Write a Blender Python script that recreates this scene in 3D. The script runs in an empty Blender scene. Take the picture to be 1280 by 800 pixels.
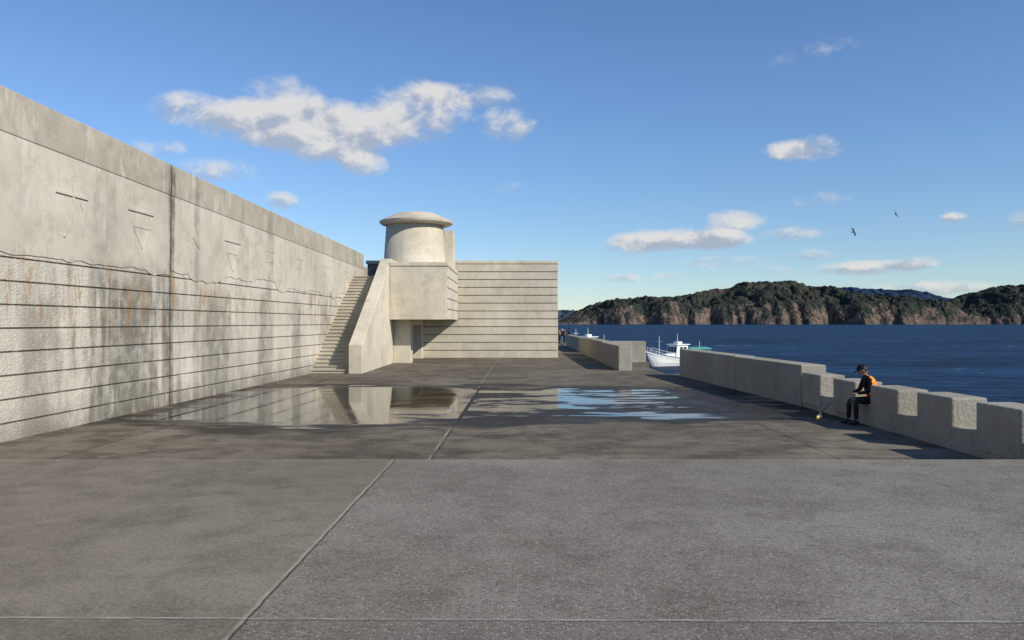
import bpy, bmesh, math, random
from mathutils import Vector, Matrix, noise as mn
random.seed(7)
scene = bpy.context.scene
COL = scene.collection

# ------------------------------------------------------------------ helpers
class NT:
    def __init__(s, tree): s.t = tree; s.n = tree.nodes; s.l = tree.links
    def node(s, typ, **kw):
        nd = s.n.new(typ)
        for k, v in kw.items(): setattr(nd, k, v)
        return nd
    def setin(s, sock, v):
        if isinstance(v, bpy.types.NodeSocket): s.l.new(v, sock)
        else: sock.default_value = v
    def m(s, op, a, b=0.0, c=0.0, clamp=False):
        nd = s.node('ShaderNodeMath', operation=op); nd.use_clamp = clamp
        s.setin(nd.inputs[0], a); s.setin(nd.inputs[1], b); s.setin(nd.inputs[2], c)
        return nd.outputs[0]
    def vm(s, op, a, b=(0, 0, 0)):
        nd = s.node('ShaderNodeVectorMath', operation=op)
        s.setin(nd.inputs[0], a); s.setin(nd.inputs[1], b)
        return nd.outputs['Value'] if op in ('DOT_PRODUCT', 'LENGTH') else nd.outputs[0]
    def noise(s, vec, scale, detail=4, rough=0.55, dist=0.0):
        nd = s.node('ShaderNodeTexNoise')
        s.l.new(vec, nd.inputs['Vector'])
        nd.inputs['Scale'].default_value = scale; nd.inputs['Detail'].default_value = detail
        nd.inputs['Roughness'].default_value = rough; nd.inputs['Distortion'].default_value = dist
        return nd.outputs['Fac']
    def vor(s, vec, scale, feature='F1'):
        nd = s.node('ShaderNodeTexVoronoi', feature=feature)
        s.l.new(vec, nd.inputs['Vector']); nd.inputs['Scale'].default_value = scale
        return nd.outputs['Distance']
    def rng(s, v, a, b, c=0.0, d=1.0, smooth=True):
        nd = s.node('ShaderNodeMapRange'); nd.interpolation_type = 'SMOOTHSTEP' if smooth else 'LINEAR'
        s.setin(nd.inputs[0], v)
        for i, x in enumerate((a, b, c, d)): s.setin(nd.inputs[i + 1], x)
        return nd.outputs[0]
    def mix(s, f, a, b, blend='MIX'):
        nd = s.node('ShaderNodeMix', data_type='RGBA', blend_type=blend)
        s.setin(nd.inputs[0], f)
        def c(x): return (x[0], x[1], x[2], 1) if isinstance(x, tuple) and len(x) == 3 else x
        s.setin(nd.inputs[6], c(a)); s.setin(nd.inputs[7], c(b))
        return nd.outputs[2]
    def bump(s, h, strength=0.5, dist=0.02, normal=None):
        nd = s.node('ShaderNodeBump'); s.l.new(h, nd.inputs['Height'])
        nd.inputs['Strength'].default_value = strength; nd.inputs['Distance'].default_value = dist
        if normal is not None: s.l.new(normal, nd.inputs['Normal'])
        return nd.outputs[0]

def new_mat(name):
    m = bpy.data.materials.new(name); m.use_nodes = True
    t = NT(m.node_tree); bs = m.node_tree.nodes['Principled BSDF']
    geo = t.node('ShaderNodeNewGeometry'); P = geo.outputs['Position']
    return m, t, bs, P

def simple(name, col, rough=0.6, spec=0.4, var=0.12, scale=6, metal=0.0):
    m, t, bs, P = new_mat(name)
    n = t.noise(P, scale, 3)
    c = t.mix(t.rng(n, .3, .7), tuple(x * (1 - var) for x in col), tuple(min(1, x * (1 + var)) for x in col))
    t.l.new(c, bs.inputs['Base Color']); bs.inputs['Roughness'].default_value = rough
    bs.inputs['Specular IOR Level'].default_value = spec; bs.inputs['Metallic'].default_value = metal
    return m

def sep(t, P):
    s = t.node('ShaderNodeSeparateXYZ'); t.l.new(P, s.inputs[0]); return s.outputs

def concrete(name, base, rough_face=False, stain=False, streak=0.5, bumpk=1.0):
    m, t, bs, P = new_mat(name)
    X, Y, Z = sep(t, P)
    big = t.noise(P, .35, 4, .6)
    mid = t.noise(P, 2.2, 5, .65)
    fine = t.noise(P, 20, 4, .75)
    st = t.vm('MULTIPLY', P, (1.3, 1.3, .22))
    stn = t.noise(st, 1.1, 5, .7, .4)
    pat = t.noise(t.vm('ADD', P, (3, 9, 4)), .8, 6, .7, .6)
    dk = tuple(x * .66 for x in base); lt = tuple(min(1, x * 1.14) for x in base)
    c = t.mix(t.rng(big, .3, .7), tuple(x * .88 for x in base), lt)
    c = t.mix(t.m('MULTIPLY', t.rng(mid, .45, .72), .4), c, dk)
    c = t.mix(t.m('MULTIPLY', t.rng(pat, .50, .66), .35), c, (base[0] * .62, base[1] * .59, base[2] * .52))
    c = t.mix(t.m('MULTIPLY', t.rng(stn, .53, .75), streak), c, tuple(x * .42 for x in base))
    c = t.mix(t.m('MULTIPLY', t.rng(stn, .28, .42, 1, 0), .3), c, tuple(min(1, x * 1.35) for x in base))
    c = t.mix(t.m('MULTIPLY', t.rng(fine, .5, .72), .4), c, tuple(x * .5 for x in base))
    h = t.m('ADD', t.m('MULTIPLY', mid, .5), fine)
    if rough_face:
        v = t.vor(P, 19)
        pit = t.rng(t.m('ADD', v, t.m('MULTIPLY', fine, .9)), .5, 1.2)
        c = t.mix(t.m('MULTIPLY', pit, .3), c, tuple(x * .45 for x in base))
        h = t.m('ADD', h, t.m('MULTIPLY', pit, -.9))
    if stain:
        wobn = t.m('SUBTRACT', t.noise(st, 1.6, 4), .5)
        dark = None
        for cy, w, z0, z1, k in ((22.35, .26, 6.4, 6.9, .75), (20.4, 2.6, 3.0, 4.2, .72), (16.6, .9, 2.6, 3.7, .4), (25.6, 1.7, 2.6, 3.7, .55), (29.8, .9, 2.8, 3.7, .5),
                                (33.8, 1.0, 2.6, 3.7, .45), (38.3, 1.2, 2.6, 3.7, .4), (24.0, .3, 6, 6.9, .35), (30.5, .5, 5.8, 6.6, .3), (18.9, .5, 5.4, 6.3, .22), (27.6, .6, 5.2, 6.2, .22)):
            d = t.m('ABSOLUTE', t.m('ADD', t.m('SUBTRACT', Y, cy), t.m('MULTIPLY', wobn, w * 3.0 if w > .4 else w * 1.2)))
            a = t.m('MULTIPLY', t.m('MULTIPLY', t.rng(d, w * .3, w, 1, 0), t.rng(Z, z0, z1, 1, 0)), k)
            dark = a if dark is None else t.m('MAXIMUM', dark, a)
        dark = t.m('MULTIPLY', dark, t.rng(mid, .3, .6, .5, 1))
        c = t.mix(dark, c, (.075, .066, .05))
        c = t.mix(t.m('MULTIPLY', t.rng(t.m('ADD', Z, t.m('MULTIPLY', mid, 1.4)), .6, 1.5, 1, 0), .55), c, (.10, .088, .068))
        rn = t.noise(t.vm('MULTIPLY', P, (1, 2.0, .45)), 1.7, 5, .7)
        rz = t.m('MULTIPLY', t.rng(Z, 1.6, 2.9), t.rng(Z, 3.5, 3.9, 1, 0))
        rust = t.m('MULTIPLY', t.m('MULTIPLY', t.rng(rn, .51, .64), rz), .65)
        c = t.mix(rust, c, (.30, .17, .075))
        ln = t.noise(t.vm('MULTIPLY', P, (2, 2, .6)), .9, 5, .75)
        c = t.mix(t.m('MULTIPLY', t.rng(ln, .54, .66), .4), c, (.64, .61, .54))
        jt = t.rng(t.m('ABSOLUTE', t.m('SUBTRACT', Y, 22.3)), .015, .04, .8, 0)
        c = t.mix(jt, c, (.03, .027, .022))
    t.l.new(c, bs.inputs['Base Color'])
    bs.inputs['Roughness'].default_value = .92; bs.inputs['Specular IOR Level'].default_value = .15
    t.l.new(t.bump(h, .45 * bumpk if rough_face else .35 * bumpk, .022 if rough_face else .012), bs.inputs['Normal'])
    return m

M_panel = concrete('smooth_concrete', (.50, .46, .385), stain=True, streak=.32)
M_cop = concrete('coping_concrete', (.38, .345, .28), stain=True, streak=.5)
M_course = concrete('split_face_concrete', (.58, .54, .455), rough_face=True, stain=True, streak=.3)
M_groove = concrete('groove_concrete', (.19, .17, .135), stain=True)
M_bld = concrete('building_concrete', (.56, .51, .405), streak=.42)
M_bldc = concrete('building_split_face', (.62, .57, .46), rough_face=True, streak=.3)
M_step = concrete('step_concrete', (.44, .405, .33), streak=.3)
M_dark = concrete('doorway_shade_concrete', (.10, .09, .07), streak=.3)  # near-black base colour paints the recess shade onto the doorway back
M_par = concrete('parapet_concrete', (.36, .335, .28), rough_face=True, streak=.5, bumpk=.6)

def add_obj(name, me, parent=None, mats=()):
    ob = bpy.data.objects.new(name, me); COL.objects.link(ob)
    for m in mats: me.materials.append(m)
    if parent: ob.parent = parent
    return ob
def empty(name, loc=(0, 0, 0), rz=0):
    e = bpy.data.objects.new(name, None); COL.objects.link(e); e.location = loc; e.rotation_euler = (0, 0, rz)
    e.empty_display_size = .3
    return e
def hexa(bm, b, t):
    vb = [bm.verts.new(p) for p in b]; vt = [bm.verts.new(p) for p in t]
    bm.faces.new(vb[::-1]); bm.faces.new(vt)
    for i in range(4):
        j = (i + 1) % 4; bm.faces.new((vb[i], vb[j], vt[j], vt[i]))
def box(bm, x0, x1, y0, y1, z0, z1, z0b=None, z1b=None):
    z0b = z0 if z0b is None else z0b; z1b = z1 if z1b is None else z1b
    hexa(bm, [(x0, y0, z0), (x1, y0, z0b), (x1, y1, z0b), (x0, y1, z0)], [(x0, y0, z1), (x1, y0, z1b), (x1, y1, z1b), (x0, y1, z1)])
def finish(bm, name, parent, mat, bevel=0.0, smooth=False):
    bmesh.ops.recalc_face_normals(bm, faces=bm.faces)
    me = bpy.data.meshes.new(name); bm.to_mesh(me); bm.free()
    if smooth:
        for p in me.polygons: p.use_smooth = True
    ob = add_obj(name, me, parent, [mat] if not isinstance(mat, (list, tuple)) else mat)
    if bevel:
        md = ob.modifiers.new('bevel', 'BEVEL'); md.width = bevel; md.segments = 2; md.limit_method = 'ANGLE'; md.angle_limit = .7
    return ob

# ------------------------------------------------------------------ camera
cam = bpy.data.cameras.new('camera'); camo = bpy.data.objects.new('camera', cam); COL.objects.link(camo)
cam.sensor_width = 36; cam.lens = 28.125; cam.clip_start = .1; cam.clip_end = 60000
camo.location = (0, 0, 2.3); camo.rotation_euler = (math.radians(90.17), 0, 0)
scene.camera = camo
scene.view_settings.view_transform = 'Standard'; scene.view_settings.look = 'None'; scene.view_settings.exposure = 0

# ------------------------------------------------------------------ light
SUN = Vector((.67, -.47, .535)).normalized()
el = math.asin(SUN.z); azs = math.atan2(SUN.x, SUN.y)
sl = bpy.data.lights.new('sun', 'SUN'); sl.energy = 5.0; sl.angle = math.radians(.53); sl.color = (1, .925, .80)
so = bpy.data.objects.new('sun', sl); COL.objects.link(so)
so.rotation_euler = (-SUN).to_track_quat('-Z', 'Y').to_euler(); so.location = (30, -25, 40)

w = bpy.data.worlds.new('World'); scene.world = w; w.use_nodes = True
t = NT(w.node_tree); t.n.clear()
sky = t.node('ShaderNodeTexSky', sky_type='NISHITA'); sky.sun_disc = False
sky.sun_elevation = el; sky.sun_rotation = azs; sky.altitude = 0; sky.air_density = 1.0; sky.dust_density = 0.0; sky.ozone_density = 3
tc = t.node('ShaderNodeTexCoord'); D = tc.outputs['Generated']
dx, dy, dz = sep(t, D)
skc = t.mix(1.0, sky.outputs[0], t.mix(t.rng(dz, 0, .30), (.86, .98, 1.14), (.90, 1.06, 1.27)), 'MULTIPLY')
bgs = t.node('ShaderNodeBackground'); t.l.new(skc, bgs.inputs[0]); bgs.inputs[1].default_value = .108
az = t.m('ARCTAN2', dx, dy); ele = t.m('ARCSINE', dz)
cmb = t.node('ShaderNodeCombineXYZ'); t.l.new(az, cmb.inputs[0]); t.l.new(ele, cmb.inputs[1]); AE = cmb.outputs[0]
# clouds: azimuth, elevation, half width, half height, density (direction tangents x 1000)
CL = [(-395, 264, 56, 20, .85), (-345, 252, 62, 24, 1.0), (-288, 262, 54, 38, 1.2), (-240, 238, 62, 32, 1.1), (-190, 240, 58, 32, 1.15), (-118, 260, 62, 34, 1.15),
      (-60, 284, 62, 13, .85), (-8, 246, 36, 18, 1.15), (-182, 196, 28, 13, .9), (-440, 219, 34, 11, .65), (-365, 190, 64, 13, .6), (-288, 151, 22, 11, .85),
      (338, 214, 36, 11, .85), (372, 219, 46, 14, 1.05), (400, 346, 34, 11, .5), (335, 332, 22, 13, .35),
      (160, 98, 56, 12, .9), (205, 104, 70, 14, 1.1), (250, 102, 50, 11, 1.0), (255, 76, 64, 8, .95), (282, 128, 40, 12, .9), (350, 111, 36, 8, .9),
      (385, 155, 42, 9, .65), (550, 131, 18, 6, .85), (135, 55, 26, 6, .85), (365, 83, 34, 8, .85), (440, 68, 66, 8, .9), (500, 74, 34, 8, .8), (525, 43, 80, 8, 1.0),
      (0, 166, 30, 10, .4), (195, 60, 22, 5, .8), (640, 126, 26, 12, .7), (325, 66, 32, 6, .8)]
Wsum = None; Vsum = None
for a, e, ra, re, k in CL:
    A = math.atan(a / 1000); ca = math.cos(A); E = math.atan(e / 1000 * ca)
    q = t.vm('MULTIPLY', t.vm('SUBTRACT', AE, (A, E, 0)), (1000 / (ra * ca * ca * 1.25), 1000 / (re * ca * 1.4), 0))
    wgt = t.m('MULTIPLY', t.m('SUBTRACT', 1.0, t.vm('DOT_PRODUCT', q, q), clamp=True), k)
    v = t.m('MULTIPLY', wgt, t.vm('DOT_PRODUCT', q, (0, 1, 0)))
    Wsum = wgt if Wsum is None else t.m('ADD', Wsum, wgt)
    Vsum = v if Vsum is None else t.m('ADD', Vsum, v)
NV = t.vm('MULTIPLY', D, (1, 1, 1.5))
cn = t.noise(NV, 17, 8, .64, .3)
cn2 = t.noise(t.vm('ADD', NV, (.012, 0, .022)), 17, 4, .6, .3)
dens = t.m('ADD', t.m('MULTIPLY', Wsum, 1.0), t.m('MULTIPLY', t.m('SUBTRACT', cn, .5), 3.3))
alpha = t.m('MULTIPLY', t.rng(dens, .12, 1.40), t.rng(Wsum, 0, .45))
vert = t.m('DIVIDE', Vsum, t.m('MAXIMUM', Wsum, .05))
shade = t.m('ADD', t.m('MULTIPLY', vert, .7), t.m('MULTIPLY', t.m('SUBTRACT', cn, cn2), 3.0))
ccol = t.mix(t.rng(shade, -.5, .3), (.48, .55, .68), (.92, .90, .88))
bgc = t.node('ShaderNodeBackground'); t.l.new(ccol, bgc.inputs[0]); bgc.inputs[1].default_value = .82
mx = t.node('ShaderNodeMixShader'); t.l.new(t.m('MULTIPLY', alpha, .93), mx.inputs[0]); t.l.new(bgs.outputs[0], mx.inputs[1]); t.l.new(bgc.outputs[0], mx.inputs[2])
wo = t.node('ShaderNodeOutputWorld'); t.l.new(mx.outputs[0], wo.inputs[0])

# ------------------------------------------------------------------ sea
SEA = -2.5
m_sea, t, bs, P = new_mat('sea_water')
n1 = t.noise(t.vm('MULTIPLY', P, (.5, 1.0, 1)), .55, 5, .65, .3)
n2 = t.noise(t.vm('MULTIPLY', P, (.35, 1.0, 1)), .07, 5, .7)
n3 = t.noise(t.vm('MULTIPLY', P, (.12, 1.0, 1)), .012, 4, .6)
c = t.mix(t.rng(t.m('ADD', t.m('MULTIPLY', n1, .55), t.m('MULTIPLY', n2, .45)), .42, .58), (.001, .006, .020), (.010, .040, .10))
c = t.mix(t.m('MULTIPLY', t.rng(n3, .4, .65), .25), c, (.012, .042, .10))
foam = t.m('MULTIPLY', t.rng(n1, .66, .71), t.rng(n2, .50, .60))
c = t.mix(foam, c, (.6, .65, .7))
t.l.new(c, bs.inputs['Base Color']); bs.inputs['Roughness'].default_value = .45; bs.inputs['Specular IOR Level'].default_value = .055
hh = t.m('ADD', t.m('MULTIPLY', n1, .6), t.m('MULTIPLY', n2, 2.0))
t.l.new(t.bump(hh, 1.0, 1.3), bs.inputs['Normal'])
bm = bmesh.new()
R = 40000
for p in ((-R, -R), (R, -R), (R, R), (-R, R)): bm.verts.new((p[0], p[1], SEA))
bm.verts.ensure_lookup_table(); bm.faces.new([bm.verts[i] for i in range(4)])
finish(bm, 'sea', None, m_sea)

# ------------------------------------------------------------------ hills
def interp(tab, x):
    if x <= tab[0][0]: return tab[0][1]
    for i in range(len(tab) - 1):
        a, b = tab[i], tab[i + 1]
        if x <= b[0]:
            f = (x - a[0]) / (b[0] - a[0]); f = f * f * (3 - 2 * f) * .6 + f * .4
            return a[1] * (1 - f) + b[1] * f
    return tab[-1][1]
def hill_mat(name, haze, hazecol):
    m, t, bs, P = new_mat(name)
    geo = t.node('ShaderNodeNewGeometry'); NZ = sep(t, geo.outputs['True Normal'])[2]; Z = sep(t, P)[2]
    a = t.noise(P, .02, 5, .65); b = t.noise(P, .16, 4, .7); v = t.vor(P, .11)
    g = t.mix(t.rng(b, .35, .65), (.018, .024, .013), (.058, .060, .030))
    g = t.mix(t.m('MULTIPLY', t.rng(v, .2, .8), .6), g, (.012, .016, .009))
    g = t.mix(t.m('MULTIPLY', t.rng(a, .48, .62), .6), g, (.085, .07, .038))
    r1 = t.noise(t.vm('MULTIPLY', P, (1, 1, .3)), .07, 6, .75)
    r = t.mix(t.rng(r1, .38, .64), (.045, .034, .026), (.25, .18, .125))
    k = t.m('ADD', t.m('MULTIPLY', NZ, -1.0), t.m('MULTIPLY', t.m('SUBTRACT', a, .5), 2.8))
    k = t.m('ADD', k, t.m('MULTIPLY', t.m('SUBTRACT', b, .5), .9))
    k = t.m('ADD', k, t.m('MULTIPLY', Z, -.012)); k = t.m('ADD', k, 1.16)
    c = t.mix(t.rng(k, .15, .42), g, r)
    c = t.mix(t.rng(Z, SEA + 2, SEA + 7, .8, 0), c, (.13, .105, .085))
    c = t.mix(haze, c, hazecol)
    t.l.new(c, bs.inputs['Base Color']); bs.inputs['Roughness'].default_value = 1; bs.inputs['Specular IOR Level'].default_value = 0
    t.l.new(t.bump(t.m('ADD', b, t.m('MULTIPLY', v, -.8)), 1.0, 6), bs.inputs['Normal'])
    return m
def hill(name, sky_tab, yr, depth, cliff, mat, xs, nx=520, ny=70, amp=1.0):
    bm = bmesh.new(); x0, x1 = xs; rows = []
    for j in range(ny):
        tj = j / (ny - 1) * 1.5; row = []
        for i in range(nx):
            x = x0 + (x1 - x0) * i / (nx - 1)
            top = interp(sky_tab, x) - SEA
            shore = mn.noise(Vector((x * .005, 3, 1))) * 90 + mn.noise(Vector((x * .018, 7, 1))) * 45 + mn.noise(Vector((x * .06, 5, 1))) * 14
            shore *= amp
            y = yr - depth + tj * depth + shore * max(0, 1 - tj)
            if tj < 1:
                ch = cliff * (1 + .9 * mn.noise(Vector((x * .010, 9, 2)))) * min(1, top / 70)
                rise = min(1, tj / .13); f1 = ch * (rise ** .7)
                u = max(0, (tj - .1) / .9); f2 = (top - ch) * (math.sin(u * math.pi / 2) ** 1.1)
                h = f1 + max(f2, 0)
            else: h = top * (1 - ((tj - 1) / .6) ** 2 * .9)
            rav = abs(mn.noise(Vector((x * .014 + mn.noise(Vector((0, y * .01, 3))) * .5, y * .004, 0)))) * 2
            rav2 = abs(mn.noise(Vector((x * .04, y * .012, 6)))) * 2
            rid = ((1 - rav) ** 2 * 20 + (1 - rav2) ** 2 * 9 - 5) * min(1, tj * 2.5) * (1 - min(1, max(0, tj - .8) / .2) * .8)
            rough = mn.fractal(Vector((x * .05, y * .05, 4)), 1, 2, 4) * 5.0 + mn.noise(Vector((x * .17, y * .17, 8))) * 2.6
            h = h - rid * amp * min(1, top / 60) + rough * min(1, .25 + h / 30) * min(1, top / 40)
            if j == 0: h = -3
            row.append(bm.verts.new((x, y, SEA + min(h, top + 3 + rough))))
        rows.append(row)
    for j in range(ny - 1):
        for i in range(nx - 1): bm.faces.new((rows[j][i], rows[j][i + 1], rows[j + 1][i + 1], rows[j + 1][i]))
    return finish(bm, name, None, mat)
def sk(tab, yr): return [((a - 640) * yr / 1000, 2.3 + (403 - b) * yr / 1000) for a, b in tab]
T1 = sk([(690, 404), (706, 398), (722, 389), (738, 382), (760, 375), (800, 371.5), (840, 370), (870, 367), (900, 361), (930, 354), (955, 351), (985, 352), (1010, 356), (1040, 362), (1070, 368), (1100, 369), (1125, 372), (1150, 381), (1163, 388), (1175, 382), (1190, 374), (1215, 365), (1240, 360), (1260, 357), (1290, 356), (1400, 350), (1550, 370), (1650, 403)], 2150)
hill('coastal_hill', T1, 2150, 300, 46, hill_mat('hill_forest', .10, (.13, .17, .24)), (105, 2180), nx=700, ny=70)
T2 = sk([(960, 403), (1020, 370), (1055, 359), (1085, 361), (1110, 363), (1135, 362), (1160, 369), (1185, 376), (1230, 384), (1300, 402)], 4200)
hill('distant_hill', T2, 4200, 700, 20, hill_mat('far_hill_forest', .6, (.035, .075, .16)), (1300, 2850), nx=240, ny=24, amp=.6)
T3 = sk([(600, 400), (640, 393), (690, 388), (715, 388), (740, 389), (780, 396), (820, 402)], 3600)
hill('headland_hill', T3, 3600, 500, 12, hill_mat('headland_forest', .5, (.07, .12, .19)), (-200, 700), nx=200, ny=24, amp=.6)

# ------------------------------------------------------------------ ground: pier deck with puddles
def seam_mask(t, v, pos, wd):
    return t.rng(t.m('ABSOLUTE', t.m('SUBTRACT', v, pos)), wd * .4, wd, 1, 0)
m_deck, t, bs, P = new_mat('pier_deck_concrete')
X, Y, Z = sep(t, P)
big = t.noise(P, .22, 5, .6); mid = t.noise(P, 1.3, 6, .7); fine = t.noise(P, 14, 4, .8)
blot = t.noise(t.vm('MULTIPLY', P, (.8, 1.6, 1)), .6, 7, .72, .6)
c = t.mix(t.rng(big, .3, .7), (.13, .11, .08), (.205, .18, .138))
c = t.mix(t.m('MULTIPLY', t.rng(mid, .42, .66), .65), c, (.055, .046, .034))
c = t.mix(t.m('MULTIPLY', t.rng(blot, .48, .62), .6), c, (.05, .042, .032))
c = t.mix(t.m('MULTIPLY', t.rng(blot, .28, .42, 1, 0), .4), c, (.29, .265, .205))
c = t.mix(t.m('MULTIPLY', t.rng(fine, .52, .7), .45), c, (.26, .24, .2))
c = t.mix(t.m('MULTIPLY', t.rng(fine, .3, .46, 1, 0), .5), c, (.04, .036, .03))
Xs = t.m('SUBTRACT', X, t.m('MULTIPLY', Y, .015))
seams = seam_mask(t, Xs, -1.547, .03)
wobs = t.m('MULTIPLY', t.m('SUBTRACT', mid, .5), .1)
Yw = t.m('ADD', Y, wobs)
for yy in (16.2, 20.9, 25.7, 31, 36.5, 42, 48, 60, 80): seams = t.m('MAXIMUM', seams, seam_mask(t, Yw, yy, .035))
seams = t.m('MAXIMUM', seams, seam_mask(t, Xs, 5.3, .03)); seams = t.m('MAXIMUM', seams, seam_mask(t, Xs, -7.9, .04))
c = t.mix(t.m('MULTIPLY', seams, t.rng(mid, .3, .6, .2, .75)), c, (.035, .032, .028))
lt = t.m('MULTIPLY', seam_mask(t, Xs, -1.60, .03), t.rng(mid, .35, .6)); c = t.mix(t.m('MULTIPLY', lt, .7), c, (.36, .33, .27))
pn = t.noise(t.vm('MULTIPLY', P, (.6, 1.3, 1)), .45, 7, .62, .3)
pn2 = t.noise(t.vm('MULTIPLY', P, (.5, 1.6, 1)), 1.1, 6, .65, .4)
def blob(cx, cy, rx, ry, pw=4):
    a = t.m('POWER', t.m('ABSOLUTE', t.m('DIVIDE', t.m('SUBTRACT', X, cx), rx)), pw)
    b = t.m('POWER', t.m('ABSOLUTE', t.m('DIVIDE', t.m('SUBTRACT', Y, cy), ry)), pw)
    return t.m('SUBTRACT', 1, t.m('ADD', a, b))
pl = blob(-5.1, 23.4, 4.5, 6.0); pl = t.m('MINIMUM', pl, t.rng(Xs, -1.60, -1.52, 1, -3, False))
pr = t.m('MINIMUM', blob(3.0, 23.4, 5.4, 4.8), t.rng(Xs, -1.58, -1.46, -3, 1, False))
pl_ = t.m('ADD', pl, t.m('ADD', t.m('MULTIPLY', t.m('SUBTRACT', pn, .45), 2.4), t.m('MULTIPLY', t.m('SUBTRACT', pn2, .5), 1.4)))
pr_ = t.m('ADD', pr, t.m('ADD', t.m('MULTIPLY', t.m('SUBTRACT', pn, .53), 7), t.m('MULTIPLY', t.m('SUBTRACT', pn2, .54), 6)))
pf = t.m('MAXIMUM', pl_, pr_)
water = t.rng(pf, .30, .62)
dl = t.m('ADD', blob(-4.3, 23.5, 6, 6.6, 4), t.m('MULTIPLY', t.m('SUBTRACT', pn, .5), 4.5))
dr = t.m('ADD', blob(3, 23.4, 6.4, 5.6, 4), t.m('MULTIPLY', t.m('SUBTRACT', pn, .5), 4.0))
damp = t.rng(t.m('MAXIMUM', dl, dr), -.15, .5)
c = t.mix(t.m('MULTIPLY', damp, .82), c, (.020, .017, .014))
c = t.mix(water, c, t.mix(t.rng(pn2, .4, .6), (.022, .019, .015), (.05, .045, .036)))
t.l.new(c, bs.inputs['Base Color'])
rr = t.rng(damp, 0, 1, .88, .55); wr = t.rng(pn2, .44, .64, .03, .10)
rr = t.m('ADD', t.m('MULTIPLY', rr, t.m('SUBTRACT', 1, water)), t.m('MULTIPLY', water, wr))
t.l.new(rr, bs.inputs['Roughness'])
t.l.new(t.m('ADD', t.m('MULTIPLY', water, t.rng(Xs, -1.6, -1.5, .38, .2, False)), t.m('SUBTRACT', .15, t.m('MULTIPLY', damp, .05))), bs.inputs['Specular IOR Level'])
hgt = t.m('MULTIPLY', fine, t.m('SUBTRACT', 1, water))
t.l.new(t.bump(t.m('ADD', hgt, t.m('MULTIPLY', t.m('ADD', mid, pn), .04)), .4, .015), bs.inputs['Normal'])

pts = [(-14, -12), (8.7, -12), (8.7, 35.4), (6.9, 35.4), (6.9, 46), (7.9, 46), (7.9, 48.2), (6.2, 48.2), (6.2, 120), (-14, 120)]
bm = bmesh.new()
tv = [bm.verts.new((x, y, 0)) for x, y in pts]; bv = [bm.verts.new((x, y, -5)) for x, y in pts]
bm.faces.new(tv); bm.faces.new(bv[::-1])
for i in range(len(pts)):
    j = (i + 1) % len(pts); bm.faces.new((tv[i], bv[i], bv[j], tv[j]))
finish(bm, 'concrete_pier', None, m_deck)

# raised foreground slab
m_fg, t, bs, P = new_mat('platform_concrete')
X, Y, Z = sep(t, P)
Xs = t.m('SUBTRACT', X, t.m('MULTIPLY', Y, .0134))
big = t.noise(P, .5, 4, .6); mid = t.noise(P, 2.6, 6, .72); fine = t.noise(P, 34, 4, .85); blot = t.noise(t.vm('ADD', P, (5, 3, 0)), .9, 7, .72, .4)
vv = t.node('ShaderNodeTexVoronoi'); t.l.new(P, vv.inputs['Vector']); vv.inputs['Scale'].default_value = 52
vcol = sep(t, vv.outputs['Color'])[0]; grit = vv.outputs['Distance']
left = t.rng(Xs, -1.565, -1.55, 1, 0, False)
near = t.rng(Y, 4.50, 4.52, 1, 0, False)
cR = t.mix(t.rng(big, .3, .7), (.185, .170, .142), (.235, .218, .186))
cL = t.mix(t.rng(big, .3, .7), (.178, .154, .12), (.235, .208, .166))
c = t.mix(left, cR, cL); c = t.mix(t.m('MULTIPLY', near, .22), c, (.1, .092, .08))
c = t.mix(t.m('MULTIPLY', t.rng(blot, .46, .66), t.rng(left, 0, 1, .36, .5)), c, (.09, .078, .058))
c = t.mix(t.m('MULTIPLY', t.rng(mid, .46, .7), .38), c, (.085, .076, .06))
c = t.mix(t.m('MULTIPLY', t.rng(mid, .28, .42, 1, 0), .3), c, (.31, .29, .245))
agg = t.m('MULTIPLY', t.m('MULTIPLY', t.rng(vcol, .68, .85), t.rng(grit, .25, .5, 1, 0)), t.rng(left, 0, 1, .55, .22))
c = t.mix(agg, c, (.46, .43, .38))
agd = t.m('MULTIPLY', t.m('MULTIPLY', t.rng(vcol, .2, .35, 1, 0), t.rng(grit, .3, .6, 1, 0)), t.rng(left, 0, 1, .6, .3))
c = t.mix(agd, c, (.05, .046, .04))
c = t.mix(t.m('MULTIPLY', t.rng(fine, .54, .66), .55), c, (.065, .058, .047))
c = t.mix(t.m('MULTIPLY', t.rng(fine, .34, .46, 1, 0), .35), c, (.36, .335, .285))
w1 = t.m('MULTIPLY', t.m('SUBTRACT', t.noise(P, 5, 4), .5), .03)
sX = t.m('ADD', Xs, w1); sY = t.m('ADD', t.m('ADD', Y, w1), t.m('MULTIPLY', X, .012))
c = t.mix(t.m('MULTIPLY', seam_mask(t, sX, -1.557, .011), .85), c, (.035, .03, .024))
c = t.mix(t.m('MULTIPLY', seam_mask(t, sX, -1.580, .020), t.rng(mid, .35, .6, .15, .6)), c, (.4, .36, .28))
c = t.mix(t.m('MULTIPLY', seam_mask(t, sY, 4.53, .014), t.rng(mid, .38, .58, .05, .65)), c, (.42, .4, .35))
c = t.mix(t.m('MULTIPLY', seam_mask(t, sY, 4.505, .012), .5), c, (.04, .036, .03))
c = t.mix(t.rng(t.m('ADD', Y, w1), 9.70, 9.80, 0, .35), c, (.3, .28, .24))
t.l.new(c, bs.inputs['Base Color']); bs.inputs['Roughness'].default_value = .9; bs.inputs['Specular IOR Level'].default_value = .12
t.l.new(t.bump(t.m('ADD', fine, t.m('MULTIPLY', grit, -.5)), .5, .008), bs.inputs['Normal'])
bm = bmesh.new(); box(bm, -11.2, 7.93, -12.5, 9.82, -.2, .62)
finish(bm, 'raised_platform', None, m_fg, .015)

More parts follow.
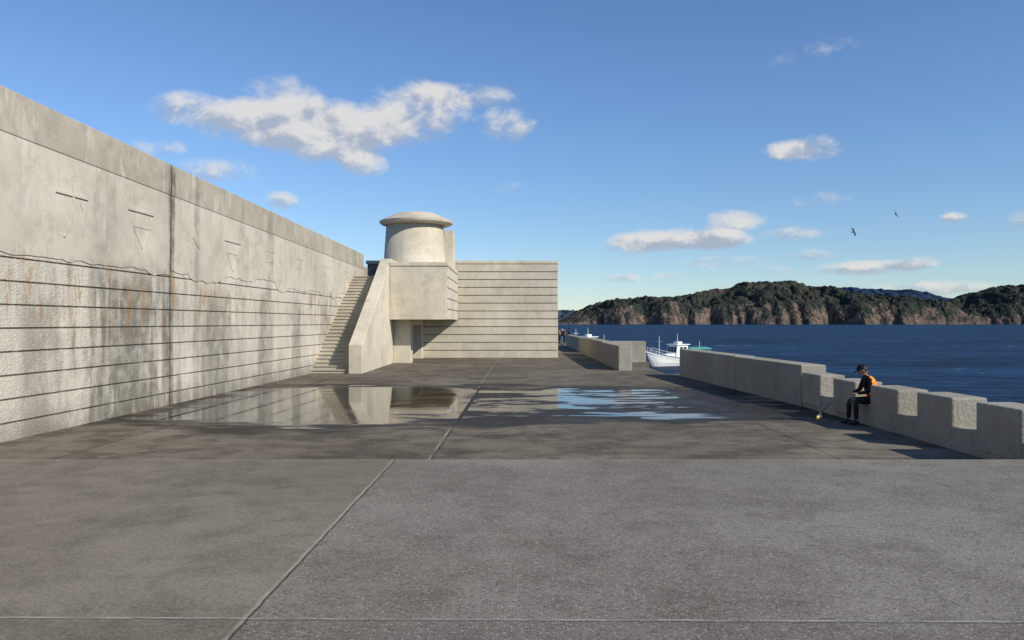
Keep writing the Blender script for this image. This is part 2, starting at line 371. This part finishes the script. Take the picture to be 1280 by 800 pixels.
# ------------------------------------------------------------------ left sea wall
L = 56.63
WY0 = -10.0
wx = lambda y: -9.81 + .035 * (y - 15.33)
wall = empty('concrete_sea_wall', (wx(WY0), WY0, 0), math.atan2(1, .035))
top = lambda s: 7.28 - .018 * s
SJ = 32.32
segs = [(0, SJ - .012), (SJ + .012, L)]
bm = bmesh.new(); box(bm, 0, L, 0, 1.4, -.3, top(0) - .1, None, top(L) - .1); finish(bm, 'core', wall, M_groove)
bm = bmesh.new()
for a, b in segs: box(bm, a, b, -.075, 1.5, top(a) - .86, top(a), top(b) - .86, top(b))
finish(bm, 'coping_band', wall, M_cop, .02)
bm = bmesh.new()
for k in range(9):
    z0 = -.1 + .46 * k - (.2 if k == 0 else 0); z1 = .36 + .46 * k - .035
    if k == 8: z1 = 4.3
    for a, b in segs: box(bm, a, b, -.032, .05, z0, z1)
finish(bm, 'block_courses', wall, M_course, .01)
bm = bmesh.new()
for a, b in segs:
    n = int((b - a) / .1); prev = None; lvl = 3.72; tgt = 3.72
    for i in range(n + 1):
        s = a + (b - a) * i / n
        if random.random() < .09: tgt = 3.72 + random.choice((-.2, -.06, 0, .05, .14)) + random.uniform(-.04, .04)
        lvl += (tgt - lvl) * .45
        zb = lvl + mn.noise(Vector((s * 2.2, 0, 5))) * .06 + mn.noise(Vector((s * 6, 0, 5))) * .025
        zt = top(s) - .86
        cur = [bm.verts.new((s, -.055, zb)), bm.verts.new((s, -.055, zt)), bm.verts.new((s, .02, zb))]
        if prev:
            bm.faces.new((prev[0], cur[0], cur[1], prev[1])); bm.faces.new((prev[2], cur[2], cur[0], prev[0]))
        prev = cur
finish(bm, 'plaster_panel', wall, M_panel)
bm = bmesh.new()
def stroke(pl_, wd=.045, th=.014):
    for (s0, z0), (s1, z1) in zip(pl_[:-1], pl_[1:]):
        d = Vector((s1 - s0, z1 - z0)).normalized(); n = Vector((-d.y, d.x)) * wd / 2
        q = [(s0 + n.x, z0 + n.y), (s1 + n.x, z1 + n.y), (s1 - n.x, z1 - n.y), (s0 - n.x, z0 - n.y)]
        hexa(bm, [(x, -.053, z) for x, z in q], [(x, -.055 - th, z) for x, z in q])
S = lambda Y: Y + 10
g = S(17.6); stroke([(g - .6, 5.1), (g + .6, 5.1)], .06, .035); stroke([(g, 5.5), (g + .05, 4.85), (g + .02, 4.6), (g - .12, 4.38), (g - .3, 4.15)], .06, .024); stroke([(g + .3, 5.0), (g + .42, 4.8)])
g = S(20.7); stroke([(g - .7, 5.15), (g + .6, 5.15)], .06, .035); stroke([(g - .45, 4.75), (g + .45, 4.75), (g, 4.2), (g - .45, 4.75)]); stroke([(g + .6, 5.15), (g + .5, 4.9)])
g = S(23.8); stroke([(g - .4, 4.9), (g, 5.3), (g + .3, 4.9)]); stroke([(g - .1, 4.85), (g + .4, 4.5), (g - .2, 4.1)]); stroke([(g - .4, 4.5), (g, 4.7)])
g = S(26.8); stroke([(g - .7, 5.0), (g + .7, 5.0)], .06, .035); stroke([(g - .5, 4.6), (g + .5, 4.6), (g, 4.0), (g - .5, 4.6)]); stroke([(g, 5.0), (g, 4.6)])
for Y0 in (30.6, 34.4, 38.5, 42.6):
    g = S(Y0); stroke([(g - .6, 5.0), (g + .6, 5.0), (g + .6, 4.2)]); stroke([(g - .5, 4.6), (g + .3, 4.6)]); stroke([(g - .2, 5.25), (g - .3, 4.1)])
finish(bm, 'carved_relief', wall, M_panel)

# ------------------------------------------------------------------ stair building
B = empty('concrete_lookout_building')
def coursed(bm, x0, x1, yf, z0, z1, sp=.6, pr=.05):
    z = z0
    while z < z1 - .05:
        zz = min(z + sp, z1 + .06) - .05
        box(bm, x0, x1, yf - pr, yf + .02, z, zz); z += sp
bm = bmesh.new(); box(bm, -9.4, 2.93, 52, 63, -.3, 6.1); finish(bm, 'main_block', B, M_groove)
bm = bmesh.new(); box(bm, -9.5, 3.0, 51.93, 63.1, 6.1, 6.32); finish(bm, 'roof_slab', B, M_bld, .03)
bm = bmesh.new(); coursed(bm, -6.9, 2.97, 52, 0.0, 6.1, .51)
for i in range(12): box(bm, 2.90, 2.985, 51.96, 63, .51 * i + .0, min(.51 * i + .46, 6.09))
finish(bm, 'block_courses', B, M_bldc, .012)
bm = bmesh.new(); box(bm, -6.72, -3.58, 44, 51.94, 2.45, 5.4); box(bm, -6.72, -3.50, 43.95, 51.9, 5.4, 5.62)
finish(bm, 'projecting_box', B, M_bld, .025)
bm = bmesh.new()
for i in range(5): box(bm, -3.6, -3.51, 44.1, 51.9, 2.47 + .585 * i, 2.47 + .585 * i + .53)
finish(bm, 'box_side_courses', B, M_bldc, .012)
bm = bmesh.new()
box(bm, -6.73, -5.75, 45.3, 46.4, -.2, 2.45); box(bm, -6.5, -5.75, 51, 51.9, -.2, 2.45); box(bm, -6.5, -5.75, 46.4, 51, 2.15, 2.45)
finish(bm, 'doorway_pier', B, M_bld, .02)
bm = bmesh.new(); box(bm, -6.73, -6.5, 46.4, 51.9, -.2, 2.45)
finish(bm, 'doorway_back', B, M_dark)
bm = bmesh.new()
def extr(bm, prof, x0, x1):
    a = [bm.verts.new((x0, y, z)) for y, z in prof]; b = [bm.verts.new((x1, y, z)) for y, z in prof]
    bm.faces.new(a); bm.faces.new(b[::-1])
    for i in range(len(prof)):
        j = (i + 1) % len(prof); bm.faces.new((a[i], b[i], b[j], a[j]))
extr(bm, [(35.9, -.2), (52, -.2), (52, 5.86), (44.7, 5.86), (37.0, 1.85), (35.9, 1.3)], -7.34, -6.735)
finish(bm, 'stair_balustrade', B, M_bld, .03)
bm = bmesh.new()
N = 29; run = 8.2 / N; rise = 4.85 / N
for i in range(N):
    y = 36.1 + i * run
    box(bm, -9.3, -7.34, y, 46.5, i * rise - (.1 if i == 0 else 0), (i + 1) * rise - .045)
    box(bm, -9.3, -7.34, y - .045, 46.5, (i + 1) * rise - .045, (i + 1) * rise)
finish(bm, 'stair_flight', B, M_step)
bm = bmesh.new(); box(bm, -9.5, -6.74, 46.5, 52, -.1, 4.85); finish(bm, 'landing', B, M_step, .01)
bm = bmesh.new(); box(bm, -10.0, -8.95, 46.68, 60, -.1, 5.7); finish(bm, 'landing_parapet', B, M_cop, .02)
def lathe(prof, cx, cy, n=64):
    bm = bmesh.new(); rings = []
    for r, z in prof: rings.append([bm.verts.new((cx + r * math.cos(2 * math.pi * i / n), cy + r * math.sin(2 * math.pi * i / n), z)) for i in range(n)])
    for a, b in zip(rings[:-1], rings[1:]):
        for i in range(n): bm.faces.new((a[i], a[(i + 1) % n], b[(i + 1) % n], b[i]))
    bm.faces.new(rings[-1]); return bm
bm = lathe([(1.98, 4.8), (1.98, 5.66), (1.94, 5.7), (1.76, 8.32)], -6.05, 49.8)
finish(bm, 'round_turret', B, M_bld, 0, True)
bm = lathe([(1.6, 8.30), (2.1, 8.33), (2.25, 8.42), (2.28, 8.54), (2.2, 8.60), (1.35, 8.98), (1.15, 9.06), (.9, 9.08)], -5.95, 49.8)
o = finish(bm, 'turret_cap', B, M_bld, 0, True)
md = o.modifiers.new('e', 'EDGE_SPLIT'); md.split_angle = math.radians(28)
bm = bmesh.new(); box(bm, -4.25, -3.65, 49.6, 51.6, 5.5, 8.0); finish(bm, 'chimney_slab', B, M_bld, .03)

# ------------------------------------------------------------------ right parapet (crenellated)
Pp = empty('crenellated_parapet')
bm = bmesh.new(); box(bm, 7.97, 8.56, -10, 21.93, -.1, .42); finish(bm, 'low_wall', Pp, M_par, .02)
bm = bmesh.new()
y = 21.9
first = True
while y > -9:
    ln = 1.3 if first else 1.25
    j = random.uniform(-.02, .02)
    box(bm, 7.945 + j, 8.60 + j, y - ln + random.uniform(-.02, .02), y, .1, .92 + random.uniform(-.02, .02)); y -= ln + .78; first = False
finish(bm, 'merlons', Pp, M_par, .035)
Pl = empty('harbour_parapet_wall')
bm = bmesh.new()
def lw(ya, xa, yb, xb, h, th=.7):
    hexa(bm, [(xa, ya, -.1), (xa + th, ya, -.1), (xb + th, yb, -.1), (xb, yb, -.1)], [(xa, ya, h), (xa + th, ya, h), (xb + th, yb, h), (xb, yb, h)])
lw(21.97, 7.93, 27.3, 7.62, 1.13); lw(27.33, 7.615, 34.4, 7.2, 1.15)
finish(bm, 'long_wall', Pl, M_par, .03)
Pf = empty('pier_end_parapet')
bm = bmesh.new()
box(bm, 5.1, 5.75, 38.3, 45.6, -.1, 1.17); box(bm, 5.75, 7.75, 46.3, 47.3, -.1, 1.2); box(bm, 5.15, 5.85, 45.62, 58.5, -.1, 1.2)
box(bm, 5.3, 5.9, 60.5, 78, -.1, 1.1)
finish(bm, 'wall_blocks', Pf, M_par, .03)

# ------------------------------------------------------------------ people
def skin_mesh(verts, edges, radii, levels=2):
    me = bpy.data.meshes.new('tmp'); me.from_pydata([Vector(v) for v in verts], edges, [])
    ob = bpy.data.objects.new('tmp', me); COL.objects.link(ob)
    sk_ = ob.modifiers.new('skin', 'SKIN'); sk_.use_smooth_shade = True
    sv = me.skin_vertices[0].data
    for i, r in enumerate(radii): sv[i].radius = r if isinstance(r, tuple) else (r, r); sv[i].use_root = (i == 0)
    ss = ob.modifiers.new('sub', 'SUBSURF'); ss.levels = levels; ss.render_levels = levels
    bpy.context.view_layer.update()
    dg = bpy.context.evaluated_depsgraph_get(); out = bpy.data.meshes.new_from_object(ob.evaluated_get(dg))
    bpy.data.objects.remove(ob)
    for p in out.polygons: p.use_smooth = True
    return out
K_dark = simple('dark_cloth', (.012, .012, .015), .85, .2); K_pants = simple('dark_trousers', (.02, .02, .025), .85, .2)
K_orange = simple('orange_vest', (.80, .25, .03), .7, .3); K_skin = simple('skin', (.42, .24, .16), .55, .4, .06, 20)
K_hair = simple('black_hair', (.008, .007, .007), .6, .4); K_shoe = simple('shoe', (.03, .03, .03), .6); K_cap = simple('black_cap', (.01, .01, .012), .8, .2)
K_grey = simple('grey_cloth', (.12, .13, .15), .85, .2); K_white = simple('white_cloth', (.55, .55, .52), .85, .2)

def ellipsoid(bm, c, r, seg=16, rings=10, rot=None):
    g_ = bmesh.ops.create_uvsphere(bm, u_segments=seg, v_segments=rings, radius=1)
    for v in g_['verts']:
        p = Vector((v.co.x * r[0], v.co.y * r[1], v.co.z * r[2]))
        if rot: p = rot @ p
        v.co = p + Vector(c)
    return g_['verts']
def head(parent, c, fwd_pitch, yaw, cap=True, capmat=None):
    rot = Matrix.Rotation(yaw, 4, 'Z') @ Matrix.Rotation(fwd_pitch, 4, 'Y')
    M = Matrix.Translation(c) @ rot
    bm = bmesh.new()
    vs = ellipsoid(bm, (0, 0, 0), (.098, .078, .118), 20, 14)
    for v in vs:
        if v.co.z < 0: v.co.y *= 1 + v.co.z * 2.2; v.co.x += v.co.z * -.12 if v.co.x > 0 else 0
        if v.co.x > .07 and abs(v.co.z - .015) < .02 and .015 < abs(v.co.y) < .05: v.co.x -= .01
    ellipsoid(bm, (.100, 0, -.012), (.020, .013, .026), 8, 6)
    ellipsoid(bm, (.086, 0, -.058), (.012, .026, .008), 8, 6)
    for s in (-1, 1): ellipsoid(bm, (-.005, s * .080, -.005), (.020, .010, .032), 8, 6)
    o = finish(bm, 'head', parent, K_skin, 0, True); o.matrix_local = M
    bm = bmesh.new()
    for s in (-1, 1): ellipsoid(bm, (.088, s * .031, .012), (.009, .013, .007), 8, 6)
    o = finish(bm, 'eyes', parent, K_hair, 0, True); o.matrix_local = M
    bm = bmesh.new(); vs = ellipsoid(bm, (-.012, 0, .022), (.104, .089, .112), 20, 14)
    bmesh.ops.delete(bm, geom=[v for v in bm.verts if v.co.x > .045 and v.co.z < .06 or v.co.z < -.075], context='VERTS')
    o = finish(bm, 'hair', parent, K_hair, 0, True); o.matrix_local = M
    if cap:
        bm = bmesh.new(); ellipsoid(bm, (-.008, 0, .045), (.112, .097, .098), 20, 14)
        bmesh.ops.delete(bm, geom=[v for v in bm.verts if v.co.z < .045], context='VERTS')
        vs = ellipsoid(bm, (.115, 0, .052), (.075, .075, .010), 14, 6)
        o = finish(bm, 'cap', parent, capmat or K_cap, 0, True); o.matrix_local = M
def hand(parent, name, wrist, direction, palm_n, side, curl=.6):
    d = Vector(direction).normalized(); n = (Vector(palm_n) - Vector(palm_n).dot(d) * d).normalized(); s = d.cross(n).normalized() * side
    wv = Vector(wrist)
    V = [wv, wv + d * .045, wv + d * .085]; E = [(0, 1), (1, 2)]; Rr = [(.024, .018), (.036, .016), (.034, .014)]
    mesh = [skin_mesh(V, E, Rr, 1)]
    for k, (off, ln) in enumerate(((-.028, .068), (-.0095, .078), (.0095, .072), (.028, .056))):
        p = wv + d * .078 + s * off; pts_ = [p]; dd = d.copy()
        for q in range(3):
            a = curl * (.55 + .25 * q); dd = (math.cos(a) * dd + math.sin(a) * n).normalized()
            p = p + dd * ln * (.42, .32, .26)[q]; pts_.append(p)
        mesh.append(skin_mesh(pts_, [(0, 1), (1, 2), (2, 3)], [.0088, .0082, .0076, .0065], 1))
    p = wv + d * .03 - s * .03
    pts_ = [p, p + (d * .6 - s * .8 + n * .2).normalized() * .035, p + (d * .6 - s * .8 + n * .2).normalized() * .035 + (d + n * .5).normalized() * .03]
    mesh.append(skin_mesh(pts_, [(0, 1), (1, 2)], [.012, .0095, .007], 1))
    bm = bmesh.new()
    for m_ in mesh: bm.from_mesh(m_)
    return finish(bm, name, parent, K_skin, 0, True)

def body(parent, J, jacket, pants, vest=None, vest_test=None):
    names = list(J.keys()); idx = {k: i for i, k in enumerate(names)}
    V = [J[k][0] for k in names]; Rr = [J[k][1] for k in names]
    E = [(idx[a], idx[b]) for a, b in [('pelvis', 'belly'), ('belly', 'chest'), ('chest', 'collar'), ('collar', 'neck'),
         ('collar', 'shL'), ('shL', 'elL'), ('elL', 'wrL'), ('collar', 'shR'), ('shR', 'elR'), ('elR', 'wrR'),
         ('pelvis', 'hipL'), ('hipL', 'knL'), ('knL', 'anL'), ('pelvis', 'hipR'), ('hipR', 'knR'), ('knR', 'anR')]]
    me = skin_mesh(V, E, Rr, 2)
    for m_ in (jacket, pants, K_skin, vest or jacket): me.materials.append(m_)
    waist = J['pelvis'][0][2] + .06; nk = J['neck'][0]
    for p in me.polygons:
        c_ = p.center; i = 0
        if c_.z < waist: i = 1
        if c_.z > nk[2] - .015: i = 2
        if vest_test and vest_test(c_) and i == 0: i = 3
        p.material_index = i
    return add_obj('body', me, parent)
def shoe(parent, name, an, d):
    d = Vector(d).normalized(); a = Vector((an[0], an[1], 0))
    me = skin_mesh([a - d * .06 + Vector((0, 0, .055)), a + d * .05 + Vector((0, 0, .052)), a + d * .15 + Vector((0, 0, .042)), a + d * .19 + Vector((0, 0, .036)), a + Vector((0, 0, .11))], [(0, 1), (1, 2), (2, 3), (1, 4)], [(.045, .05), (.05, .045), (.048, .04), (.035, .03), .045], 1)
    me.materials.append(K_shoe); add_obj(name, me, parent)

px, py = 8.13, 18.1
sp_ = empty('seated_person', (0, 0, 0))
J = {'pelvis': ((px + .02, py, .55), (.15, .12)), 'belly': ((px + .02, py, .70), (.15, .12)), 'chest': ((px - .03, py, .88), (.17, .125)), 'collar': ((px - .09, py, 1.02), (.11, .09)), 'neck': ((px - .15, py, 1.12), (.052, .052)),
     'shL': ((px - .08, py - .19, 1.0), .072), 'elL': ((px - .16, py - .27, .76), .052), 'wrL': ((px - .37, py - .12, .70), .034),
     'shR': ((px - .08, py + .19, 1.0), .072), 'elR': ((px - .14, py + .28, .76), .052), 'wrR': ((px - .37, py + .10, .70), .034),
     'hipL': ((px - .02, py - .10, .53), .10), 'knL': ((px - .42, py - .15, .53), .072), 'anL': ((px - .40, py - .13, .11), .048),
     'hipR': ((px - .02, py + .10, .53), .10), 'knR': ((px - .44, py + .13, .53), .072), 'anR': ((px - .46, py + .14, .11), .048)}
body(sp_, J, K_dark, K_pants, K_orange, lambda c_: .62 < c_.z < 1.09 and c_.x > px - .10)
shoe(sp_, 'shoe_left', (px - .40, py - .13), (-1, -.1, 0)); shoe(sp_, 'shoe_right', (px - .46, py + .14), (-1, .15, 0))
head(sp_, (px - .20, py, 1.215), .55, math.pi - .25)
hand(sp_, 'hand_left', (px - .375, py - .115, .70), (-1, .55, -.05), (0, .3, -1), 1, .7)
hand(sp_, 'hand_right', (px - .375, py + .095, .70), (-1, -.5, -.05), (0, -.3, -1), -1, .7)

def standing(name, x, y, yaw, jacket, pants, cap, h=1.68):
    e = empty(name, (x, y, 0), yaw); k = h / 1.7
    J = {'pelvis': ((0, 0, .93), (.10, .14)), 'belly': ((0, 0, 1.08), (.10, .13)), 'chest': ((0, 0, 1.25), (.12, .165)), 'collar': ((-.01, 0, 1.39), (.09, .1)), 'neck': ((0, 0, 1.49), .05),
         'shL': ((0, .18, 1.38), .068), 'elL': ((.05, .26, 1.1), .05), 'wrL': ((.28, .14, 1.08), .034), 'shR': ((0, -.18, 1.38), .068), 'elR': ((.04, -.27, 1.1), .05), 'wrR': ((.28, -.12, 1.12), .034),
         'hipL': ((0, .09, .88), .095), 'knL': ((.03, .11, .48), .068), 'anL': ((0, .12, .1), .046), 'hipR': ((0, -.09, .88), .095), 'knR': ((.02, -.11, .48), .068), 'anR': ((-.02, -.14, .1), .046)}
    body(e, J, jacket, pants); shoe(e, 'shoe_left', (0, .12), (1, .1, 0)); shoe(e, 'shoe_right', (-.02, -.14), (1, -.15, 0))
    head(e, (.02, 0, 1.60), .1, 0, True, cap)
    hand(e, 'hand_left', (.285, .135, 1.08), (1, -.5, 0), (0, 0, -1), 1); hand(e, 'hand_right', (.285, -.115, 1.12), (1, .5, 0), (0, 0, -1), -1)
    e.scale = (k, k, k)
standing('standing_person', 5.7, 88, .5, K_grey, K_pants, K_cap); standing('standing_person.001', 5.0, 80, -.3, K_dark, K_grey, K_white, 1.6)
standing('standing_person.002', 5.9, 92, 2.6, K_white, K_pants, K_dark, 1.72); standing('standing_person.003', 5.75, 81, 2.9, K_dark, K_pants, K_cap, 1.65)
standing('standing_person.004', 5.1, 86.5, .2, K_orange, K_dark, K_cap, 1.62)

# ------------------------------------------------------------------ fishing rod on the ground
rod = empty('fishing_rod')
def tube(bm, a, b, r0, r1, n=8):
    a = Vector(a); b = Vector(b); q = (b - a).to_track_quat('Z', 'Y'); ra = []; rb = []
    for i in range(n):
        v = Vector((math.cos(2 * math.pi * i / n), math.sin(2 * math.pi * i / n), 0))
        ra.append(bm.verts.new(a + q @ (v * r0))); rb.append(bm.verts.new(b + q @ (v * r1)))
    for i in range(n): bm.faces.new((ra[i], ra[(i + 1) % n], rb[(i + 1) % n], rb[i]))
    bm.faces.new(ra[::-1]); bm.faces.new(rb)
K_yel = simple('yellow_grip', (.75, .6, .15), .5); K_blk = simple('black_plastic', (.02, .02, .02), .4); K_wht = simple('white_paint', (.78, .78, .76), .4, .5, .05)
bm = bmesh.new(); tube(bm, (7.20, 18.9, .03), (7.45, 19.3, .12), .028, .026); finish(bm, 'grip', rod, K_yel)
bm = bmesh.new(); tube(bm, (7.45, 19.3, .12), (7.93, 19.9, .32), .012, .008); finish(bm, 'blank', rod, K_blk)
bm = bmesh.new(); tube(bm, (7.28, 19.1, .05), (7.38, 19.07, .05), .045, .045, 14); finish(bm, 'reel', rod, K_wht)

# ------------------------------------------------------------------ boats
K_blue = simple('blue_paint', (.03, .1, .28), .4, .5); K_green = simple('green_canvas', (.08, .32, .26), .8, .2); K_glass = simple('cabin_glass', (.02, .03, .04), .08, .6); K_red = simple('red_paint', (.45, .07, .04), .5)
K_deckb = simple('boat_deck', (.35, .42, .4), .7)
def boat(name, loc, rz, hullmat, canopy=True, sc=1.0):
    e = empty(name, loc, rz); e.scale = (sc, sc, sc)
    st = []
    for i in range(15):
        f = i / 14; x = -5 + 11 * f
        bw = 1.5 * (1 - max(0, (f - .45) / .55) ** 2.2) * (.9 + .1 * min(1, f * 4)); bw = max(bw, .04)
        sheer = .95 + .25 * (1 - f) ** 2 * .5 + 1.25 * max(0, (f - .4) / .6) ** 1.8
        st.append((x, bw, sheer))
    bm = bmesh.new(); rows = []
    for x, bw, sh in st:
        ov = max(0, (x - 3) / 3) ** 1.5
        r = []
        prof = [(-bw, sh), (-bw * .97, sh - .15), (-bw * .88, .45), (-bw * .72, 0), (-bw * .4, -.35), (0, -.5), (bw * .4, -.35), (bw * .72, 0), (bw * .88, .45), (bw * .97, sh - .15), (bw, sh)]
        for y, z in prof:
            xx = x - ov * max(0, (sh - z)) * .55
            r.append(bm.verts.new((xx, y, z)))
        rows.append(r)
    for a, b in zip(rows[:-1], rows[1:]):
        for i in range(10): bm.faces.new((a[i], a[i + 1], b[i + 1], b[i]))
    bm.faces.new(rows[0])
    finish(bm, 'hull', e, hullmat, 0, False)
    bm = bmesh.new()
    for (x, bw, sh), (x2, bw2, sh2) in zip(st[:-1], st[1:]):
        hexa(bm, [(x, -bw * .96, sh - .32), (x2, -bw2 * .96, sh2 - .32), (x2, bw2 * .96, sh2 - .32), (x, bw * .96, sh - .32)], [(x, -bw * .96, sh - .28), (x2, -bw2 * .96, sh2 - .28), (x2, bw2 * .96, sh2 - .28), (x, bw * .96, sh - .28)])
    finish(bm, 'deck', e, K_deckb)
    bm = bmesh.new()
    for s in (-1, 1):
        for (x, bw, sh), (x2, bw2, sh2) in zip(st[:-1], st[1:]):
            tube(bm, (x, s * bw, sh), (x2, s * bw2, sh2), .05, .05, 6)
    finish(bm, 'rub_rail', e, K_blue)
    bm = bmesh.new()
    hexa(bm, [(-1.2, -.95, .7), (1.3, -.95, .7), (1.3, .95, .7), (-1.2, .95, .7)], [(-1.1, -.85, 2.75), (.85, -.85, 2.75), (.85, .85, 2.75), (-1.1, .85, 2.75)])
    hexa(bm, [(1.2, -.8, .7), (2.9, -.6, .8), (2.9, .6, .8), (1.2, .8, .7)], [(1.1, -.7, 1.65), (2.6, -.5, 1.55), (2.6, .5, 1.55), (1.1, .7, 1.65)])
    box(bm, -1.4, 1.15, -1.02, 1.02, 2.75, 2.87)
    box(bm, -.5, .3, -.4, .4, 2.87, 3.2)
    finish(bm, 'wheelhouse', e, K_wht, .04)
    bm = bmesh.new()
    for s in (-1, 1):
        for x0 in (-.85, -.15):
            hexa(bm, [(x0, s * .91 - .02, 1.75), (x0 + .55, s * .91 - .02, 1.75), (x0 + .55, s * .91 + .02, 1.75), (x0, s * .91 + .02, 1.75)], [(x0, s * .875 - .02, 2.5), (x0 + .55, s * .875 - .02, 2.5), (x0 + .55, s * .875 + .02, 2.5), (x0, s * .875 + .02, 2.5)])
    for y0 in (-.75, -.22, .31): hexa(bm, [(1.06, y0, 1.75), (1.10, y0, 1.75), (1.10, y0 + .44, 1.75), (1.06, y0 + .44, 1.75)], [(.90, y0, 2.5), (.94, y0, 2.5), (.94, y0 + .44, 2.5), (.90, y0 + .44, 2.5)])
    finish(bm, 'windows', e, K_glass)
    bm = bmesh.new()
    tube(bm, (3.4, 0, 1.2), (3.4, 0, 4.0), .05, .03); tube(bm, (3.4, -.5, 3.3), (3.4, .5, 3.3), .025, .025); tube(bm, (0, 0, 3.2), (0, 0, 4.3), .04, .02); tube(bm, (-4.3, 0, 1), (-4.3, 0, 3.2), .05, .03)
    for k in range(6):
        for s in (-1, 1):
            i = 8 + k; x, bw, sh = st[i]; tube(bm, (x, s * bw * .9, sh), (x, s * bw * .9, sh + .55), .02, .02, 6)
            if k < 5: x2, b2, s2 = st[i + 1]; tube(bm, (x, s * bw * .9, sh + .55), (x2, s * b2 * .9, s2 + .55), .02, .02, 6)
    finish(bm, 'mast_and_rails', e, K_wht)
    if canopy:
        bm = bmesh.new()
        for s in (-1, 1):
            for x in (-4.8, -3.2, -1.6): tube(bm, (x, s * 1.3, .9), (x, s * 1.3, 2.2), .03, .03, 6)
        finish(bm, 'canopy_posts', e, K_wht)
        bm = bmesh.new(); n = 8
        for i in range(n):
            y0 = -1.45 + 2.9 * i / n; y1 = -1.45 + 2.9 * (i + 1) / n; zf = lambda y: 2.42 - .12 * y * y
            hexa(bm, [(-5.2, y0, zf(y0) - .05), (-1.3, y0, zf(y0) - .05), (-1.3, y1, zf(y1) - .05), (-5.2, y1, zf(y1) - .05)], [(-5.2, y0, zf(y0)), (-1.3, y0, zf(y0)), (-1.3, y1, zf(y1)), (-5.2, y1, zf(y1))])
        finish(bm, 'canopy', e, K_green)
    return e
boat('fishing_boat', (18.5, 89.5, SEA), math.pi + .6, K_wht, True, .83)
boat('fishing_boat.001', (11.2, 118, SEA), math.pi / 2 + .5, K_red, False, .95)

# ------------------------------------------------------------------ birds (kites soaring)
K_bird = simple('brown_feathers', (.05, .035, .025), .9, .1)
def bird(name, loc, rot):
    bm = bmesh.new(); ellipsoid(bm, (0, 0, 0), (.28, .08, .08), 12, 8); ellipsoid(bm, (.28, 0, .02), (.09, .055, .055), 10, 6)
    vs = [bm.verts.new(p) for p in ((.36, 0, .02), (.44, 0, -.01), (.35, .02, 0))]; bm.faces.new(vs)
    for s in (-1, 1):
        sec = [(0.04, .14, -.16, .02), (.35, .2, -.14, .14), (.62, .12, -.2, .16), (.85, -.06, -.24, .10)]
        prev = None
        for y, xf, xb, z in sec:
            cur = [bm.verts.new((xf, s * y, z + .012)), bm.verts.new((xb, s * y, z)), bm.verts.new((xf - .02, s * y, z - .012))]
            if prev:
                for i in range(3): j = (i + 1) % 3; bm.faces.new((prev[i], prev[j], cur[j], cur[i]))
            prev = cur
    a = [bm.verts.new(p) for p in ((-.22, -.04, .01), (-.22, .04, .01), (-.55, .13, 0), (-.5, 0, 0), (-.55, -.13, 0))]; bm.faces.new(a)
    o = finish(bm, name, None, K_bird); o.location = loc; o.rotation_euler = rot
bird('black_kite', (57.6, 120, 18.5), (.9, .5, .6)); bird('black_kite.001', (59.8, 140, 18.1), (1.1, -.1, .2))
